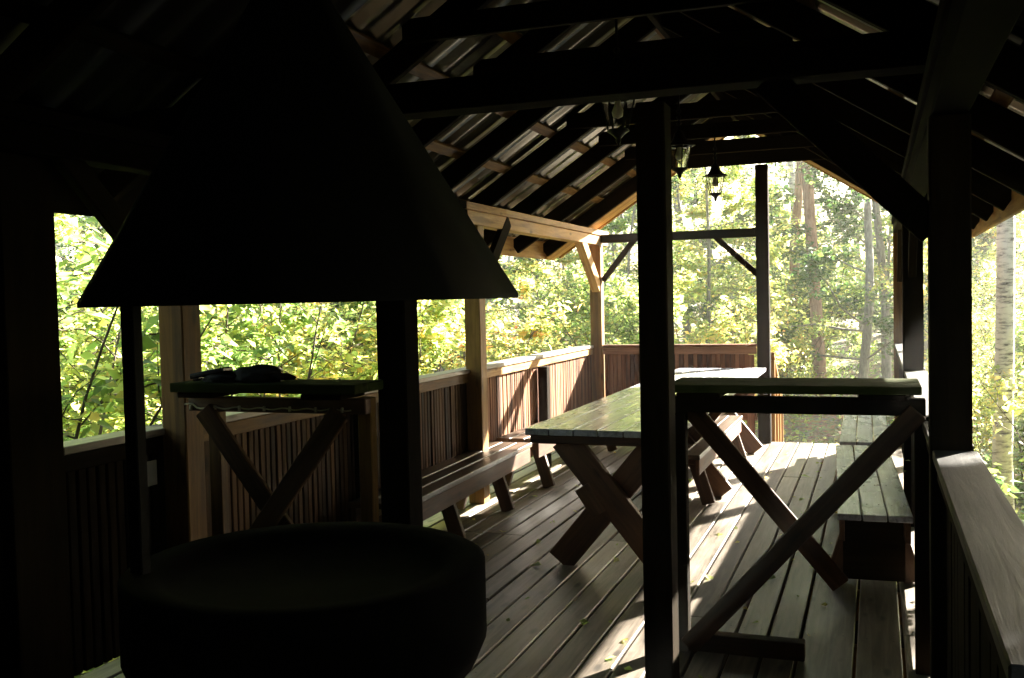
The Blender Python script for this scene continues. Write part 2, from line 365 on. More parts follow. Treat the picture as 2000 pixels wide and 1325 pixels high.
brace((-1.18, YE+0.065, 1.80), (-1.62, YE+0.065, 2.22), 0.06, 0.05, M['shade_wood'], (0, 1, 0))
# roof
RY = [10.72 - 0.985*k for k in range(13)]
ZA = zr(XC)
roof = blk('ridge_board', M['shade_wood'], pav, XC-0.02, XC+0.02, -1.9, 11.2, ZA-0.02, ZA+0.145, 'Y')
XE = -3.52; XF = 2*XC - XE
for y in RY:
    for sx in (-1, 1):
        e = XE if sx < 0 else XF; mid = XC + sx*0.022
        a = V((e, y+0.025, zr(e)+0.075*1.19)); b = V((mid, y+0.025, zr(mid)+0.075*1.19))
        piece('rafter', M['shade_wood'], roof, a, b, 0.05, 0.145, (0, 1, 0))
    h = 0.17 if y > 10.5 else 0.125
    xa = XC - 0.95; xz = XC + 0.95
    piece('collar_tie', M['shade_wood'], roof, (xa, y-0.024, 2.95+h/2), (xz, y-0.024, 2.95+h/2), 0.04, h, (0, 1, 0))
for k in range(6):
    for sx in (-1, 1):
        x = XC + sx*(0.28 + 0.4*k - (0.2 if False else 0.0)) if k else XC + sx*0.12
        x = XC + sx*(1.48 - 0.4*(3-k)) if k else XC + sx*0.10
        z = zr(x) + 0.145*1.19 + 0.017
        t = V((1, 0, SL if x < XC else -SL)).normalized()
        piece('batten', M['shade_wood'], roof, (x, -1.9, z), (x, 4.298, z), 0.085, 0.028, t)  # near batten length darkened in colour for shade
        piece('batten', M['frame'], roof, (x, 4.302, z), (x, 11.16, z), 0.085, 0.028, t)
# eave fascias, barge boards, soffit boards
for e, sx in ((XE, -1), (XF, 1)):
    xf = e + 0.014*sx
    for ya, yb, mt_, fh in ((-1.9, 6.2, 'shade_wood', 0.25), (6.203, 11.17, 'plate', 0.20)):  # near fascia darkened in colour for the shade at the eave
        piece('fascia', M[mt_], roof, (xf, ya, zr(e)+fh/2), (xf, yb, zr(e)+fh/2), 0.024, fh, (1, 0, 0))
    for i, (yy, mat) in enumerate(((11.19, 'plate'),)):
        piece('barge_board', M[mat], roof, (e, yy, zr(e)+0.09), (XC, yy, ZA+0.09), 0.026, 0.17, (0, 1, 0))
    for i in range(4):
        yy = 10.82 + 0.088*i
        off = 0.012
        piece('soffit_board', M['plate'], roof, (e, yy, zr(e)+off), (XC, yy, ZA+off), 0.082, 0.02, (0, 1, 0))
# corrugated sheets: trapezoid profile along Y, running up the slope
def sheet(y0, y1, sx):
    pitch = 0.207; e = (XE-0.05) if sx < 0 else (XF+0.05)
    prof = []; yy = y0
    while yy < y1 - 1e-6:
        for dy, h in ((0.0, 0.0), (0.085, 0.0), (0.115, 0.034), (0.177, 0.034)):
            if yy + dy <= y1: prof.append((yy+dy, h))
        yy += pitch
    vs, fs = [], []
    for y, h in prof:
        for x in (e, XC - sx*0.0):
            base = zr(x if abs(x-XC) > 1e-6 else XC) + 0.145*1.19 + 0.034*1.19
            vs.append((x, y, base + h*1.19))
    for i in range(len(prof)-1): fs.append((2*i, 2*i+1, 2*i+3, 2*i+2) if sx < 0 else (2*i, 2*i+2, 2*i+3, 2*i+1))
    mt_ = M['shadow'] if y1 < 4.9 else M['sheet']     # near sheets darkened in colour to stand for shade
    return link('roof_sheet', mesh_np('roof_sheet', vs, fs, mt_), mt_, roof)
yy = -1.95
while yy < 11.2:
    y1 = min(yy + 0.207*5 + 0.12, 11.28)
    for sx in (-1, 1): sheet(yy, y1, sx)
    yy += 0.207*5
piece('ridge_cap', M['sheet'], roof, (XC, -1.95, ZA+0.31), (XC, 11.25, ZA+0.31), 0.22, 0.012, (1, 0, 0))

# railings: cap, apron, slats, short posts
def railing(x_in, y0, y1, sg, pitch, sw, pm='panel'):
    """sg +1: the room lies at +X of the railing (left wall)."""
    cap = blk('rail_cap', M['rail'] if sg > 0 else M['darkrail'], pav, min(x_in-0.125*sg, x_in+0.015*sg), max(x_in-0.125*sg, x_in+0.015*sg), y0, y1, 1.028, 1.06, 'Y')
    blk('rail_apron', M['plate'] if pm == 'panel' else (M['frame'] if pm == 'shade_panel' else M['shade_wood']), cap, min(x_in-0.03*sg, x_in), max(x_in-0.03*sg, x_in), y0+0.002, y1-0.002, 0.955, 1.026, 'Y')
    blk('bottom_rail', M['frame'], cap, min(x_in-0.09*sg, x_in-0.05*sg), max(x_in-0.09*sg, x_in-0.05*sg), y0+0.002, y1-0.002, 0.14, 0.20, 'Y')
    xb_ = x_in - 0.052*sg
    blk('added_backing', M['shade_wood'], cap, xb_-0.004, xb_+0.004, y0+0.004, y1-0.004, 0.205, 0.985, 'Y', 0.001)  # added sheet that stops daylight showing between the slats
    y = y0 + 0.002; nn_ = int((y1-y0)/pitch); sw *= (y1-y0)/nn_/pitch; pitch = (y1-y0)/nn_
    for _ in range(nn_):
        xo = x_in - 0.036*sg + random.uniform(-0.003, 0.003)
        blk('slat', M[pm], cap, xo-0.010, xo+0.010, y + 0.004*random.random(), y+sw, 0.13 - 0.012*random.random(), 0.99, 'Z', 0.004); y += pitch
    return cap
LR = []
for a, b, pm in ((3.03, YP+0.06, 'shade_wood'), (YP+0.07, YM+0.06, 'shade_panel'), (YM+0.07, YE+0.06, 'panel')):  # wall sections darken in colour towards the unlit near end
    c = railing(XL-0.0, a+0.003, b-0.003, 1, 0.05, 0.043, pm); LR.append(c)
for y in (5.35, 8.90): blk('rail_post', M['shade_wood'], LR[1 if y < 7 else 2], XL-0.003, XL+0.085, y, y+0.09, 0.0, 0.953, 'Z')
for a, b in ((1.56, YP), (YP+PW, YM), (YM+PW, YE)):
    c = railing(XR+0.02, a+0.003, b-0.003, -1, 0.125, 0.115, 'shade_wood')  # slat colour darkened for the unlit inner face
# gable railing, left bay
cap = blk('rail_cap', M['panel'], pav, XL+0.115, -1.195, YE+0.0, YE+0.13, 1.028, 1.06, 'X')
blk('rail_apron', M['panel'], cap, XL+0.117, -1.197, YE+0.01, YE+0.04, 0.955, 1.026, 'X')
blk('bottom_rail', M['panel'], cap, XL+0.117, -1.197, YE+0.02, YE+0.06, 0.24, 0.32, 'X')
blk('added_backing', M['shade_wood'], cap, XL+0.118, -1.32, YE+0.083, YE+0.091, 0.322, 0.985, 'X', 0.001)  # added here too, to keep daylight out of the slat gaps
x = XL + 0.12
while x < -1.33:
    blk('slat', M['panel'], cap, x, x+0.043, YE+0.062, YE+0.082, 0.30, 0.99, 'Z'); x += 0.05
blk('rail_post', M['panel'], cap, -1.30, -1.22, YE-0.02, YE+0.008, 0.0, 0.95, 'Z')
# closed plank walls by the fireplace and back end, added to keep light out
wl = blk('wall_sill', M['shade_wood'], pav, XL-0.12, XL+0.02, Y0, 3.06, 0.0, 0.06, 'Y')
for y in np.arange(Y0, 2.76, 0.147): blk('wall_plank', M['shade_wood'], wl, XL-0.06, XL-0.03, y, y+0.143, 0.062, 2.178, 'Z')
blk('wall_plank', M['shade_wood'], wl, XL-0.06, XL+0.03, 2.765, 3.02, 0.062, 2.178, 'Z')
wb = blk('wall_sill', M['shade_wood'], pav, XL+0.025, XR+0.10, Y0-0.06, Y0+0.06, 0.003, 0.063, 'X')
x = XL + 0.03
while x < XR + 0.05:
    blk('wall_plank', M['shade_wood'], wb, x, x+0.143, Y0-0.03, Y0, 0.065, zr(x+0.07), 'Z'); x += 0.147

wr = blk('wall_sill', M['shade_wood'], pav, XR+0.0, XR+0.12, Y0+0.07, 0.86, 0.003, 0.063, 'Y')  # unseen right wall added to cut the light on the hearth
for y in np.arange(-1.37, 0.75, 0.147): blk('wall_plank', M['shade_wood'], wr, XR+0.04, XR+0.07, y, y+0.143, 0.065, 2.178, 'Z')
wr2 = blk('wall_sill', M['shade_wood'], pav, XR+0.0, XR+0.12, 1.003, 1.55, 0.003, 0.063, 'Y')
for y in np.arange(1.01, 1.45, 0.147): blk('wall_plank', M['shade_wood'], wr2, XR+0.04, XR+0.07, y, y+0.143, 0.065, 2.178, 'Z')

# stairs at the open bay of the gable
st = thing('entrance_stair', 'short wooden stair with slatted side rail going down from the open gable bay', 'stairs', (-0.5, 11.0, -0.85))
for i in range(4): blk('tread', M['deck'], st, -0.50, 0.60, 0.06+0.27*i, 0.32+0.27*i, 0.60-0.17*i, 0.635-0.17*i, 'X')
for x in (-0.56, 0.64): piece('stringer', M['frame'], st, (x, 0.02, 0.58), (x, 1.25, -0.18), 0.045, 0.2, (1, 0, 0))
for i in range(4):
    y = 0.1 + 0.32*i
    blk('baluster', M['plate'], st, -0.60, -0.535, y, y+0.04, 0.42-0.2*i, 1.72-0.2*i, 'Z')
piece('handrail', M['plate'], st, (-0.57, 0.03, 1.80), (-0.57, 1.25, 1.04), 0.08, 0.035, (1, 0, 0))

# ------------------------------------------------------------------ benches
def make_bench(length, label, seat, inset, group='plank benches on the deck'):
    """origin at the middle of the seat on the floor; runs along local Y"""
    t = thing('plank_bench', label, 'bench', group=group)
    h = length/2
    for i in (-1, 0, 1):
        blk('seat_board', M[seat], t, i*0.128-0.060, i*0.128+0.060, -h+random.uniform(-.006, .006), h+random.uniform(-.006, .006), 0.385, 0.42, 'Y')
    for sx in (-1, 1): blk('apron', M['leg'], t, sx*0.165-0.014, sx*0.165+0.014, -h+0.03, h-0.03, 0.265, 0.383, 'Y')
    for y in (-h+inset[0], h-inset[1]):
        lg = blk('leg_cleat', M['leg'], t, -0.149, 0.149, y-0.02, y+0.02, 0.31, 0.382, 'X')
        for sx in (-1, 1):
            piece('leg', M['leg'], t, (sx*0.085, y+0.045, 0.382), (sx*0.205, y+0.045, 0.006), 0.045, 0.10, (0, 1, 0))
    return t
B = []
def bench(x, y, length, rz, label, z=1.0, seat='pale', inset=(0.3, 0.3)):
    b = make_bench(length, label, seat, inset); b.location = (x, y, 0.0); b.rotation_euler = (0, 0, rz); b.scale = (1, 1, z); B.append(b)
bench(-2.80, 6.42, 2.52, math.radians(2), 'dark brown plank bench with long side apron along the slatted wall, nearest the fireplace', 1.0, 'brown', (0.75, 0.75))
bench(-2.79, 9.00, 2.50, math.radians(-1), 'plank bench against the slatted wall, half hidden by the long table', 1.045, 'brown', (0.16, 0.3))
bench(-0.06, 6.78, 2.50, math.radians(2.2), 'grey three-board bench on the right seen through the crossed braces, the nearer one', 1.0, 'pale', (0.22, 0.3))
bench(-0.10, 9.36, 2.42, math.radians(0.6), 'grey three-board bench on the right nearest the open entrance', 1.02)
bench(-1.41, 8.55, 2.50, math.radians(0), 'bench with splayed legs pushed under the right side of the long table', 1.0, 'brown', (0.24, 0.24))
nail = lathe('nail_head', [(0.0045, 0.0), (0.004, 0.0012), (0.0, 0.0015)], 8, M['iron'])
for b_, h_ in ((B[2], 1.25), (B[3], 1.21)):
    for y in (-h_+0.27, -0.4, 0.4, h_-0.27):
        for i in (-1, 0, 1):
            for dx in (-0.032, 0.03): link('nail_head', nail, M['iron'], b_, (i*0.128+dx, y+random.uniform(-.012, .012), 0.4201))
# the near right bench ends in a broad board facing the camera
blk('end_board', M['shade_wood'], B[2], -0.16, 0.16, -1.06, -1.03, 0.02, 0.38, 'X')

# ------------------------------------------------------------------ long table
tb = thing('long_table', 'long grey plank table on crossed trestle legs in the middle of the deck', 'table', (-1.515, 8.04, 0))
TW, TL = 0.90, 2.50
nb = 6
for i in range(nb):
    x0 = -TW/2 + TW/nb*i
    blk('top_board', M['grey'], tb, x0+0.003, x0+TW/nb-0.003, -TL+random.uniform(0, .008), TL-random.uniform(0, .02), 0.792, 0.83+random.uniform(-.0015, .0015), 'Y')
for y in (-2.40, -0.1, 2.15):
    blk('top_cleat', M['leg'], tb, -0.40, 0.40, y-0.045, y+0.045, 0.735, 0.79, 'X')
    for sx in (-1, 1):
        piece('trestle_leg', M['leg'], tb, (0.06+sx*0.285, y+0.028*sx, 0.77), (0.05-sx*0.33, y+0.028*sx, 0.02), 0.055, 0.165, (0, 1, 0))
blk('end_apron', M['leg'], tb, -0.42, 0.42, -TL+0.02, -TL+0.045, 0.745, 0.79, 'X')
blk('stretcher', M['leg'], tb, 0.03, 0.09, -2.36, 2.1, 0.36, 0.47, 'Y')
piece('brace_block', M['leg'], tb, (-0.115, -2.445, 0.49), (-0.01, -2.445, 0.33), 0.03, 0.10, (0, 1, 0))

# ------------------------------------------------------------------ standing tables
t = thing('standing_table', 'high standing table with crossed braces and green weathered top between the front posts', 'table', (0, 0, 0))
ZT = 1.215
for i, (a, b) in enumerate(((4.26, 4.45), (4.455, 4.66))): blk('top_board', M['moss'], t, -0.86, 0.17, a, b, ZT-0.035, ZT, 'X')
for x0, x1 in ((-0.815, -0.63), (-0.07, 0.11)): blk('cross_batten', M['shade_wood'], t, x0, x1, 4.28, 4.64, ZT-0.062, ZT-0.036, 'Y')
blk('upper_beam', M['shade_wood'], t, -0.86, 0.19, 4.40, 4.46, ZT-0.135, ZT-0.063, 'X')
blk('leg', M['shade_wood'], t, -0.872, -0.80, 4.40, 4.47, 0.0, ZT-0.137, 'Z')
blk('leg', M['shade_wood'], t, 0.145, 0.21, 4.40, 4.47, 0.0, ZT-0.137, 'Z')
piece('brace', M['shade_panel'], t, (0.16, 4.385, 1.10), (-0.80, 4.385, 0.03), 0.028, 0.085, (0, 1, 0))
piece('brace', M['shade_panel'], t, (-0.80, 4.485, 1.10), (-0.15, 4.485, 0.33), 0.028, 0.085, (0, 1, 0))
blk('foot_rail', M['shade_panel'], t, -0.80, -0.30, 4.40, 4.47, 0.006, 0.085, 'X')
t2 = thing('standing_table', 'dark standing table with cable under its top, behind the fireplace at the left wall', 'table', (0, 0, 0))
ZU = 1.285
for i, (a, b) in enumerate(((3.36, 3.47), (3.475, 3.60))): blk('top_board', M['moss'], t2, -2.74, -1.875, a, b, ZU-0.038, ZU, 'X')
for x0, x1 in ((-2.72, -2.55), (-2.13, -1.95)): blk('cross_batten', M['shade_wood'], t2, x0, x1, 3.38, 3.58, ZU-0.062, ZU-0.040, 'Y')
blk('upper_beam', M['leg'], t2, -2.72, -1.88, 3.45, 3.50, ZU-0.125, ZU-0.064, 'X')
blk('leg', M['frame'], t2, -2.67, -2.61, 3.51, 3.56, 0.0, ZU-0.064, 'Z'); blk('leg', M['frame'], t2, -1.95, -1.89, 3.51, 3.56, 0.0, ZU-0.064, 'Z')
piece('brace', M['shade_panel'], t2, (-2.63, 3.435, 1.17), (-1.98, 3.435, 0.34), 0.026, 0.085, (0, 1, 0))
piece('brace', M['shade_panel'], t2, (-1.97, 3.405, 1.17), (-2.62, 3.405, 0.34), 0.026, 0.085, (0, 1, 0))
# cable with clips along the table beam
pts = [(-2.73+0.79*i/40, 3.442, ZU-0.108+0.004*math.sin(i*1.1)+(0.012 if i < 3 else 0)) for i in range(41)]
cb = tube_obj('light_cable', pts, 0.0035, M['cable'], None, 6); tag(cb, 'thin pale cable clipped along the beam of the left standing table', 'cable')
for i in range(7): blk('clip', M['cable'], cb, -2.70+0.12*i-0.004, -2.70+0.12*i+0.004, 3.436, 3.449, ZU-0.118, ZU-0.098, 'X', 0.001)
# things on the left standing table
def blob(name, sx, sy, sz, mat, seed, sub=4, amp=0.25):
    bm = bmesh.new(); bmesh.ops.create_icosphere(bm, subdivisions=sub, radius=1.0)
    from mathutils import noise
    for v in bm.verts:
        q = v.co.copy(); nn = noise.fractal(q*1.7+V((seed, 0, 0)), 0.8, 2.0, 4)
        q *= 1 + amp*nn; q.z = max(q.z, -0.45)
        v.co = V((q.x*sx, q.y*sy, (q.z+0.45)*sz))
    me = bpy.data.meshes.new(name); bm.to_mesh(me); bm.free()
    for p in me.polygons: p.use_smooth = True
    me.materials.append(mat); return me
gl = thing('work_gloves', 'crumpled black work gloves lying on the left standing table', 'gloves', (-2.42, 3.47, ZU+0.001))
link('glove', blob('glove', 0.12, 0.07, 0.045, M['cloth'], 3.1), M['cloth'], gl, (0.03, 0.0, 0))
g2 = link('glove', blob('glove', 0.10, 0.06, 0.03, M['cloth'], 8.4), M['cloth'], gl, (-0.11, -0.02, 0))
for i in range(4):
    f = tube_obj('finger', [(0.12, -0.03+0.02*i, 0.02), (0.155, -0.032+0.022*i, 0.022), (0.175+0.006*i, -0.034+0.022*i, 0.012)], [0.012, 0.011, 0.008], M['cloth'], gl, 8)
ph = thing('black_case', 'small glossy black case tilted against the gloves on the left standing table', 'case', (-2.60, 3.44, ZU+0.001))
c1 = piece('case_body', M['case'], ph, (-0.075, 0, 0.022), (0.095, 0, 0.052), 0.075, 0.022, (0, 1, 0), 0.006)
piece('case_lens', M['case'], ph, (-0.070, 0, 0.012), (-0.045, 0, 0.016), 0.05, 0.022, (0, 1, 0), 0.005)
pn = tag(blk('paper_notice', M['paper'], None, XL-0.023, XL-0.019, 3.50, 3.60, 0.81, 0.92, 'Y', 0.0), 'small pale paper notice pinned to the slatted wall below the rail', 'notice')

# ------------------------------------------------------------------ fireplace
HX, HY = -1.705, 2.72
hood = thing('fireplace_hood', 'huge black steel fireplace hood flaring down over the round hearth', 'hood', (HX, HY, 0))
prof = [(0.69, 1.603), (0.69, 1.618), (0.285, 2.28), (0.115, 2.56)]
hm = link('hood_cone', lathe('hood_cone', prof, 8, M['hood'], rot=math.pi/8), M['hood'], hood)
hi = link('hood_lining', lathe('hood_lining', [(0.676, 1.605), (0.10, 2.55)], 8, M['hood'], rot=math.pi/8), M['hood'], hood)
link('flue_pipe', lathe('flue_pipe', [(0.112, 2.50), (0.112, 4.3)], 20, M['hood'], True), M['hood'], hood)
lx, ly = -2.145-HX, 2.46-HY
blk('hood_leg', M['hood'], hood, lx-0.020, lx+0.028, ly-0.02, ly+0.025, 0.0, 1.68, 'Z')
he = thing('round_hearth', 'low round black hearth drum under the steel hood', 'hearth', (HX, HY, 0))
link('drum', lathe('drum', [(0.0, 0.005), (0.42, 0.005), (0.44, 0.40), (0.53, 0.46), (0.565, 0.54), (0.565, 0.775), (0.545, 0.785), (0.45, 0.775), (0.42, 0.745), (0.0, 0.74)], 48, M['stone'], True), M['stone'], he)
# ------------------------------------------------------------------ lanterns
def make_lantern(label, loc):
    t = thing('hanging_lantern', label, 'lantern', loc, random.uniform(0, 1), 'lanterns hung from the collar ties')
    link('roof_cap', lathe('roof_cap', [(0.006, 0.30), (0.012, 0.275), (0.028, 0.262), (0.036, 0.235), (0.055, 0.205), (0.092, 0.19), (0.092, 0.184), (0.06, 0.186)], 6, M['iron']), M['iron'], t)
    link('pane_cage', lathe('pane_cage', [(0.066, 0.184), (0.038, 0.062)], 6, M['glass']), M['glass'], t)
    for k in range(6):
        a = 2*math.pi*k/6
        tube_obj('bar', [(0.068*math.cos(a), 0.068*math.sin(a), 0.186), (0.040*math.cos(a), 0.040*math.sin(a), 0.060)], 0.0035, M['iron'], t, 5)
    link('base', lathe('base', [(0.044, 0.064), (0.046, 0.056), (0.022, 0.040), (0.010, 0.026), (0.012, 0.018), (0.002, 0.0)], 10, M['iron'], True), M['iron'], t)
    link('bulb', lathe('bulb', [(0.012, 0.18), (0.014, 0.165), (0.026, 0.135), (0.022, 0.118), (0.002, 0.108)], 12, M['bulb'], True), M['bulb'], t)
    top = (2.95 - loc[2])/1.2; t.scale = (1.2, 1.2, 1.2)
    tube_obj('chain', [(0, 0, 0.30), (0, 0, top+0.002)], 0.006, M['iron'], t, 6)
    for k in range(3):
        z = 0.315 + 0.034*k
        if z < top: link('chain_link', lathe('chain_link', [(0.010, z-0.010), (0.014, z), (0.010, z+0.010)], 8, M['iron'], True), M['iron'], t)
    return t
make_lantern('black six-sided lantern hanging clear against the bright trees', (-1.297, 8.755, 2.40))
make_lantern('black lantern half hidden behind the right edge of the front centre post', (-1.243, 6.785, 2.385))
make_lantern('black lantern in the dark under the ties, left of the front centre post', (-1.178, 4.80, 2.34))

# ------------------------------------------------------------------ trees and shrubs
def leaves(cent, size, mat, name, flat=0.35, seed=0):
    """leaf-shaped quads folded on the midrib: 6 verts, 4 tris as 2 quads each"""
    rg = np.random.default_rng(seed); n = len(cent)
    d = rg.normal(size=(n, 3)); d[:, 2] = d[:, 2]*flat - 0.25; d /= np.linalg.norm(d, axis=1)[:, None]
    up = rg.normal(size=(n, 3))*0.55 + np.array([0, 0, 1.0])
    s = np.cross(d, up); s /= np.linalg.norm(s, axis=1)[:, None] + 1e-9
    nn = np.cross(s, d)
    L = (size*np.clip(rg.gamma(5.0, 0.2, n), 0.35, 1.9))[:, None]; W = L*rg.uniform(0.26, 0.36, n)[:, None]; fold = W*0.35
    v = np.stack([cent, cent+d*L*0.38+s*W+nn*fold, cent+d*L, cent+d*L*0.38-s*W+nn*fold], 1)
    f = np.arange(n)[:, None]*4 + np.array([[0, 1, 2, 3]])
    # split on the midrib: two triangles sharing the rib
    f = np.concatenate([np.arange(n)[:, None]*4 + np.array([[0, 1, 2]]), np.arange(n)[:, None]*4 + np.array([[0, 2, 3]])])
    return mesh_np(name, v.reshape(-1, 3), f, mat)
def curve(p, d, l, n, rg, wob=0.18, lift=0.0):
    pts = [np.array(p, float)]; d = np.array(d, float); d /= np.linalg.norm(d)
    for i in range(n):
        d = d + rg.normal(size=3)*wob + np.array([0, 0, lift]); d /= np.linalg.norm(d)
        pts.append(pts[-1] + d*l/n)
    return np.array(pts)
def build_plant(name, label, cat, kind, seed, leafmat, barkmat, H, R, z_lo, nleaf, lsize, trunk_r, stems=1, group=None, lean=0.0):
    rg = np.random.default_rng(seed)
    TV, TF, k0 = [], [], 0
    def addt(pts, rads, seg):
        nonlocal k0
        v, f = tube(pts, rads, seg); TV.append(v); TF.append(f + k0); k0 += len(v)
    twigs = []
    for s in range(stems):
        a = rg.uniform(0, 2*np.pi); sp = 0.0 if stems == 1 else rg.uniform(0.15, 0.55)
        d0 = np.array([sp*np.cos(a)+lean, sp*np.sin(a), 1.0]); h = H*rg.uniform(0.75, 1.0) if stems > 1 else H
        st = curve((0.05*np.cos(a)*(stems > 1), 0.05*np.sin(a)*(stems > 1), -0.35), d0, h+0.35, 12, rg, 0.035 if stems == 1 else 0.07)
        rr = trunk_r*np.linspace(1.0, 0.16, 13)**0.9; addt(st, rr, 9 if trunk_r > 0.06 else 6)
        nbr = int((22 if stems == 1 else 9) * (1 if kind != 'pine' else 0.8))
        for b in range(nbr):
            u = rg.uniform(max(0.05, z_lo/h), 0.98); i = int(u*12); fr = u*12 - i; i = min(i, 11)
            p = st[i]*(1-fr) + st[i+1]*fr; az = rg.uniform(0, 2*np.pi)
            taper = (1-u)**0.6 + 0.22 if kind != 'bush' else 0.6
            bl = R*taper*rg.uniform(0.6, 1.1)
            ele = {'birch': 0.55, 'pine': 0.15, 'bush': 0.6, 'tree': 0.4, 'spruce': -0.1}[kind]
            br = curve(p, (np.cos(az), np.sin(az), ele), bl, 6, rg, 0.16, -0.10 if kind == 'birch' else 0.0)
            addt(br, max(0.006, trunk_r*0.28*(1-u*0.7))*np.linspace(1, 0.25, 7), 5)
            for q in range(7):
                j = rg.integers(2, 7); dd = rg.normal(size=3); dd[2] = dd[2]*0.4 + (-0.35 if kind == 'birch' else 0.1)
                tw = curve(br[j], dd, bl*rg.uniform(0.25, 0.5), 4, rg, 0.2, -0.06 if kind == 'birch' else 0.0)
                if rg.random() < 0.8: addt(tw, np.linspace(0.006, 0.002, 5), 4)
                twigs.append(tw)
            twigs.append(br[2:])
    segs = np.concatenate([np.stack([t[:-1], t[1:]], 1) for t in twigs])
    wt = np.concatenate([np.full(len(t)-1, rg.gamma(0.75)) for t in twigs]); idx = rg.choice(len(segs), nleaf, p=wt/wt.sum()); fr = rg.random(nleaf)[:, None]
    c = segs[idx, 0]*(1-fr) + segs[idx, 1]*fr + rg.normal(size=(nleaf, 3))*lsize*0.8
    root = thing(name, label, cat, group=group)
    link('trunk', mesh_np('trunk', np.concatenate(TV), np.concatenate(TF), barkmat, True), barkmat, root)
    link('crown', leaves(c, lsize, leafmat, 'crown', seed=seed+1), leafmat, root)
    return root
bush1 = build_plant('leafy_shrub', '', 'shrub', 'bush', 21, M['leaf_green'], M['bark_brown'], 3.4, 1.3, 0.3, 9500, 0.08, 0.022, 7)
bush2 = build_plant('leafy_shrub', '', 'shrub', 'bush', 33, M['leaf_yellow'], M['bark_brown'], 2.9, 1.2, 0.2, 8500, 0.072, 0.018, 8)
sapl = build_plant('young_tree', '', 'tree', 'tree', 45, M['leaf_green'], M['bark_grey'], 6.5, 1.9, 0.9, 11000, 0.08, 0.05, 1)
sapl2 = build_plant('young_tree', '', 'tree', 'tree', 57, M['leaf_yellow'], M['bark_grey'], 7.5, 2.0, 1.2, 12000, 0.078, 0.06, 1, lean=0.06)
tall = build_plant('broadleaf_tree', '', 'tree', 'tree', 61, M['leaf_deep'], M['bark_grey'], 12.0, 3.2, 1.6, 15000, 0.11, 0.13, 1)
bir = build_plant('birch_tree', '', 'tree', 'birch', 73, M['leaf_yellow'], M['bark_birch'], 15.0, 2.2, 6.5, 9000, 0.075, 0.115, 1)
pin = build_plant('pine_tree', '', 'tree', 'pine', 85, M['leaf_deep'], M['bark_pine'], 16.0, 2.4, 7.0, 9000, 0.12, 0.135, 1)
PROTO = {'bush1': bush1, 'bush2': bush2, 'sapl': sapl, 'sapl2': sapl2, 'tall': tall, 'bir': bir, 'pin': pin}
USED = {}
GRP = {'bush1': 'green shrubs round the pavilion', 'bush2': 'yellowing shrubs round the pavilion', 'sapl': 'green young trees', 'sapl2': 'yellowing young trees',
       'tall': 'dark broadleaf trees', 'bir': 'birches', 'pin': 'pines'}
KIND = {'bush1': 'green leafy shrub', 'bush2': 'yellowing leafy shrub', 'sapl': 'green young tree', 'sapl2': 'yellowing young tree', 'tall': 'dark green broadleaf tree', 'bir': 'white-barked birch', 'pin': 'orange-barked pine'}
def plant(k, x, y, s=1.0, label=None, rz=None, dz=0.0):
    o = PROTO[k] if k not in USED else copy_tree(PROTO[k]); USED[k] = 1
    o.location = (x, y, gz(x, y) + dz); o.rotation_euler = (0, 0, random.uniform(0, 6.28) if rz is None else rz); o.scale = (s, s, s*random.uniform(0.94, 1.06))
    PLANTS.append((o, k, x, y, label)); tag(o, label or KIND[k], 'shrub' if 'bush' in k else 'tree', GRP[k])
    return o
PLANTS = []
ORD = ['leftmost'] + [q + ' from left' for q in 'second third fourth fifth sixth seventh eighth ninth tenth eleventh twelfth thirteenth fourteenth fifteenth sixteenth seventeenth eighteenth nineteenth twentieth'.split()] + ['rightmost']*20
def name_plants():
    buckets = {}
    for o, k, x, y, label in PLANTS:
        if label: continue
        ang = math.degrees(math.atan2(-x, y)); d = math.hypot(x, y)
        if ang < -8 or ang > 49:
            where = ('behind the closed back wall' if y < -1 else 'outside the left plank wall') if x < 1 and (y < -1 or x < -4) else 'outside the right-hand railing, out of sight'
            far = 'near' if d < 7.5 else 'set back'
        else:
            if ang < 1.5: where = 'right of the front right post'
            elif ang < 6.5: where = 'between the two right-hand posts'
            elif ang < 13: where = 'in the open gable bay'
            elif ang < 18: where = 'between centre post and gable post'
            elif ang < 24: where = 'between left corner and centre posts'
            elif ang < 33: where = 'above the left railing beside the hood'
            elif ang < 41: where = 'above the left standing table'
            else: where = 'left of the left standing table'
            far = 'close by' if d < 9.5 else ('midway' if d < 19 else ('far back' if d < 31 else 'farthest back'))
        buckets.setdefault((k, far, where), []).append((ang, o))
    for (k, far, where), lst in buckets.items():
        lst.sort(key=lambda q: -q[0])
        for i, (a, o) in enumerate(lst):
            o['label'] = KIND[k] + ' ' + far + ', ' + where + ('' if len(lst) == 1 else ', ' + (ORD[i] if i < len(lst)-1 or i == 0 else 'rightmost'))
# trunks one can pick out in the photograph
plant('bir', 1.22, 11.3, 0.92, 'tall white birch trunk close outside the right-hand railing', 0.4).rotation_euler = (0, -0.06, 0.4)
plant('pin', -1.0, 20.5, 1.0, 'pine with orange bark standing in the open gable bay')
plant('pin', -1.9, 24.0, 0.95, 'pine trunk just right of the gable post, behind the pale foliage')
plant('tall', -0.25, 19.0, 0.75, 'slim grey trunk with dark leaves near the right corner post')
plant('tall', 0.2, 22.5, 0.85, 'second slim grey trunk close to the right corner post')
plant('bir', -6.6, 17.0, 0.9, 'birch trunk showing left of the front centre post')
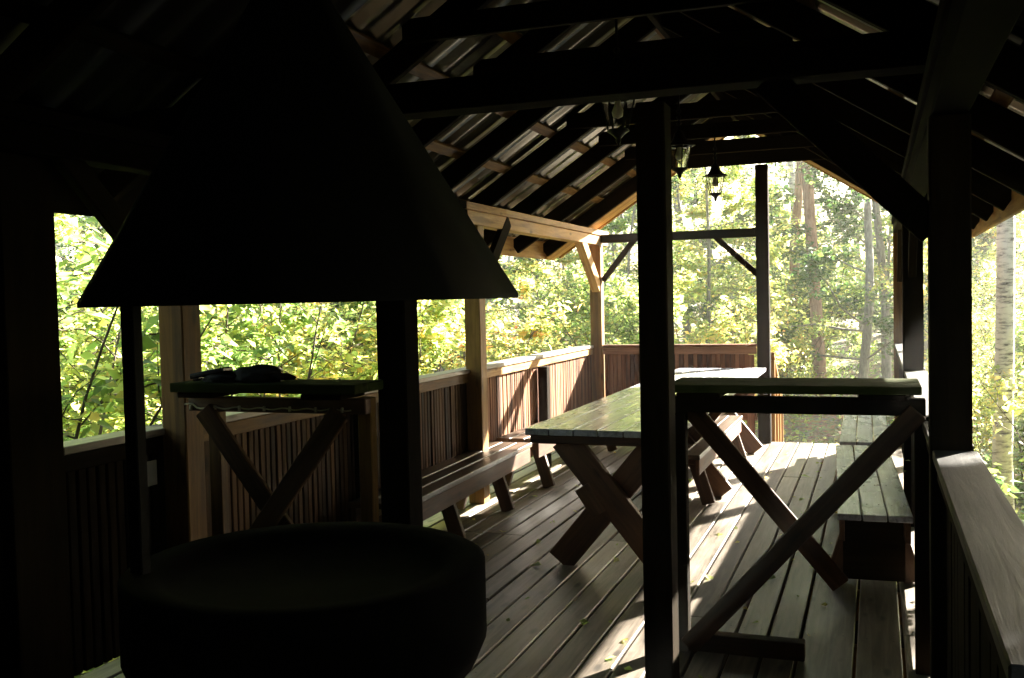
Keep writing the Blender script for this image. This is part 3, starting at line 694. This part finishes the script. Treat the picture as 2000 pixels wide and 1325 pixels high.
# rows of shrubs and young trees along the left side and beyond the far gable
rows = [('bush1', -4.9, 4.2, .95), ('bush2', -5.3, 5.6, 1.0), ('bush1', -5.1, 7.2, 1.0), ('bush2', -5.4, 8.9, 1.05), ('bush1', -5.0, 10.6, .95), ('bush2', -4.6, 12.4, 1.0),
        ('bush1', -5.4, 2.6, 1.0), ('sapl', -6.3, 4.6, .85), ('sapl2', -6.6, 6.6, .8), ('sapl', -6.8, 8.6, .85), ('sapl2', -6.6, 10.8, .8), ('sapl', -6.0, 13.2, .8),
        ('bush2', -7.2, 3.4, 1.1), ('bush1', -7.6, 5.5, 1.1), ('bush2', -7.8, 7.6, 1.1), ('bush1', -7.6, 9.8, 1.1), ('bush2', -7.4, 12.0, 1.1),
        ('tall', -7.2, 5.2, .42), ('tall', -8.6, 8.2, .5), ('tall', -7.0, 11.6, .42), ('bush1', -3.2, 14.2, .9), ('bush2', -2.3, 15.2, .9), ('sapl', -3.9, 16.0, .8), ('sapl2', -2.9, 17.5, .8), ('bush2', -2.2, 17.6, .75), ('sapl', -5.2, 18.4, .9), ('bush2', -1.7, 19.6, .75),
        ('bush2', 1.5, 16.0, .6), ('bush1', 1.9, 14.0, .8), ('bush2', 2.2, 10.4, .8), ('bush2', 2.5, 17.0, .9), ('bush2', 1.6, 19.5, 1.0)]
for k, x, y, s_ in rows: plant(k, x, y, s_)
# the wood behind
cnt = 0; pts_used = []; random.seed(2024)
tries = 0
while cnt < 125 and tries < 6000:
    tries += 1
    ang = random.uniform(-14, 52); d = random.uniform(15, 46)
    x, y = -d*math.sin(math.radians(ang)), d*math.cos(math.radians(ang))
    if -5 < x < 2.2 and y < 21.5: continue
    if any((x-a)**2 + (y-b)**2 < 2.8 for a, b in pts_used): continue
    pts_used.append((x, y)); cnt += 1
    u = x - 0.6*(y-9)
    low = -9.5 < u < 6.5
    sc = random.uniform(0.75, 1.1)
    if low:
        mh = 0.56*(y-10.8) + 0.5
        if mh < 4.2: k = random.choice(['bush1', 'bush2']); sc = min(1.0, max(0.55, mh/3.4))
        elif mh < 13: k = random.choice(['sapl', 'sapl2']); sc = min(1.05, mh/7.6)
        else: k = random.choice(['tall', 'sapl2', 'sapl']); sc = min(1.1, mh/12.6)
    elif d > 26: k = random.choice(['tall', 'tall', 'sapl', 'sapl2', 'bir', 'bush1'])
    else: k = random.choice(['sapl', 'sapl2', 'bush1', 'bush2', 'sapl2', 'tall'])
    plant(k, x, y, sc)
# trees to the sides and behind that shade the pavilion (mostly outside the frame)
for k, x, y, s_ in [('tall', -9, 0, 1), ('tall', -8, -4, 1), ('tall', -3, -7, 1), ('tall', 2, -6, 1), ('tall', 6, -3, 1), ('tall', 7, 1.5, 1), ('sapl', 4.6, 0.5, 1), ('sapl', 4.4, 3.2, 1), ('bush1', 3.0, 1.6, 1), ('bush1', 2.9, 5.2, .9), ('tall', -10, 5, .9), ('tall', -11, 10, .9), ('sapl', -6, -1, 1),
                    ('tall', 4.6, 7.6, 0.7), ('tall', 3.6, 5.4, 0.7), ('tall', 3.4, 3.0, 0.7), ('tall', 3.4, 0.6, 0.7), ('tall', 5.2, 4.2, 0.8)]:
    plant(k, x, y, s_)
for i in range(7): plant('tall', 2.75 + 0.25*(i % 2), -0.6 + 1.25*i, 0.55, None, 1.1*i)  # unseen dense rows added here to cut sky light from the right
for x, y, s_ in ((7.5, 8.5, 0.8), (7.0, 5.8, 0.8), (6.6, 3.0, 0.8), (5.6, 0.8, 0.8), (6.2, 12.2, 0.75), (6.6, 11.4, 0.8), (5.6, 11.6, 0.62), (4.9, 10.9, 0.55), (6.0, 13.4, 0.7), (5.3, 9.9, 0.7), (4.7, 8.3, 0.7), (7.2, 13.2, 0.85)): plant('tall', x, y, s_, None, 0.0)

name_plants()

# low ground cover
def cover(n):
    rg = np.random.default_rng(5); P = []
    while len(P) < n:
        a = math.radians(rg.uniform(-20, 60)); d = rg.uniform(4, 34)
        x, y = -d*math.sin(a), d*math.cos(a)
        if -3.2 < x < 0.4 and y < 11.1: continue
        if -1.1 < x < 0.2 and y < 16 and rg.random() < 0.8: continue
        if math.sin(x*1.3+2)*math.cos(y*0.9) + rg.normal()*0.5 < -0.3: continue
        P.append((x, y, gz(x, y) + abs(rg.normal())*0.14))
    return np.array(P)
gc = link('ground_cover', leaves(cover(42000), 0.085, M['leaf_green'], 'ground_cover', flat=0.8, seed=9), M['leaf_green']); gc['kind'] = 'stuff'
gc['label'] = 'low leafy undergrowth covering the forest floor'; gc['category'] = 'undergrowth'

# fallen leaves on the deck
rg = np.random.default_rng(77); P = np.stack([rg.uniform(-2.9, 0.1, 150), rg.uniform(4.0, 10.9, 150), np.full(150, 0.012)], 1)
fl = link('fallen_leaves', leaves(P, 0.05, M['leaf_yellow'], 'fallen_leaves', flat=0.02, seed=78), M['leaf_yellow']); fl['kind'] = 'stuff'
fl['label'] = 'small dry leaves scattered over the deck boards'; fl['category'] = 'leaves'

# the faintly misty, backlit woodland air
hb = bmesh.new(); bmesh.ops.create_cube(hb, size=1.0)
for v in hb.verts: v.co = V((v.co.x*224 , v.co.y*224 + 6, v.co.z*21.5 + 8.25))
hme = bpy.data.meshes.new('haze'); hb.to_mesh(hme); hb.free()
hmat, ht, hout = new_mat('woodland haze')
pv = N(ht, 'ShaderNodeVolumePrincipled'); pv.inputs['Density'].default_value = 0.0020; pv.inputs['Anisotropy'].default_value = 0.5
pv.inputs['Color'].default_value = (1.0, 0.97, 0.90, 1)
ht.links.new(pv.outputs[0], hout.inputs['Volume'])
hz = link('haze', hme, hmat); hz['kind'] = 'stuff'; hz['label'] = 'thin bright mist hanging in the sunlit wood'; hz['category'] = 'haze'
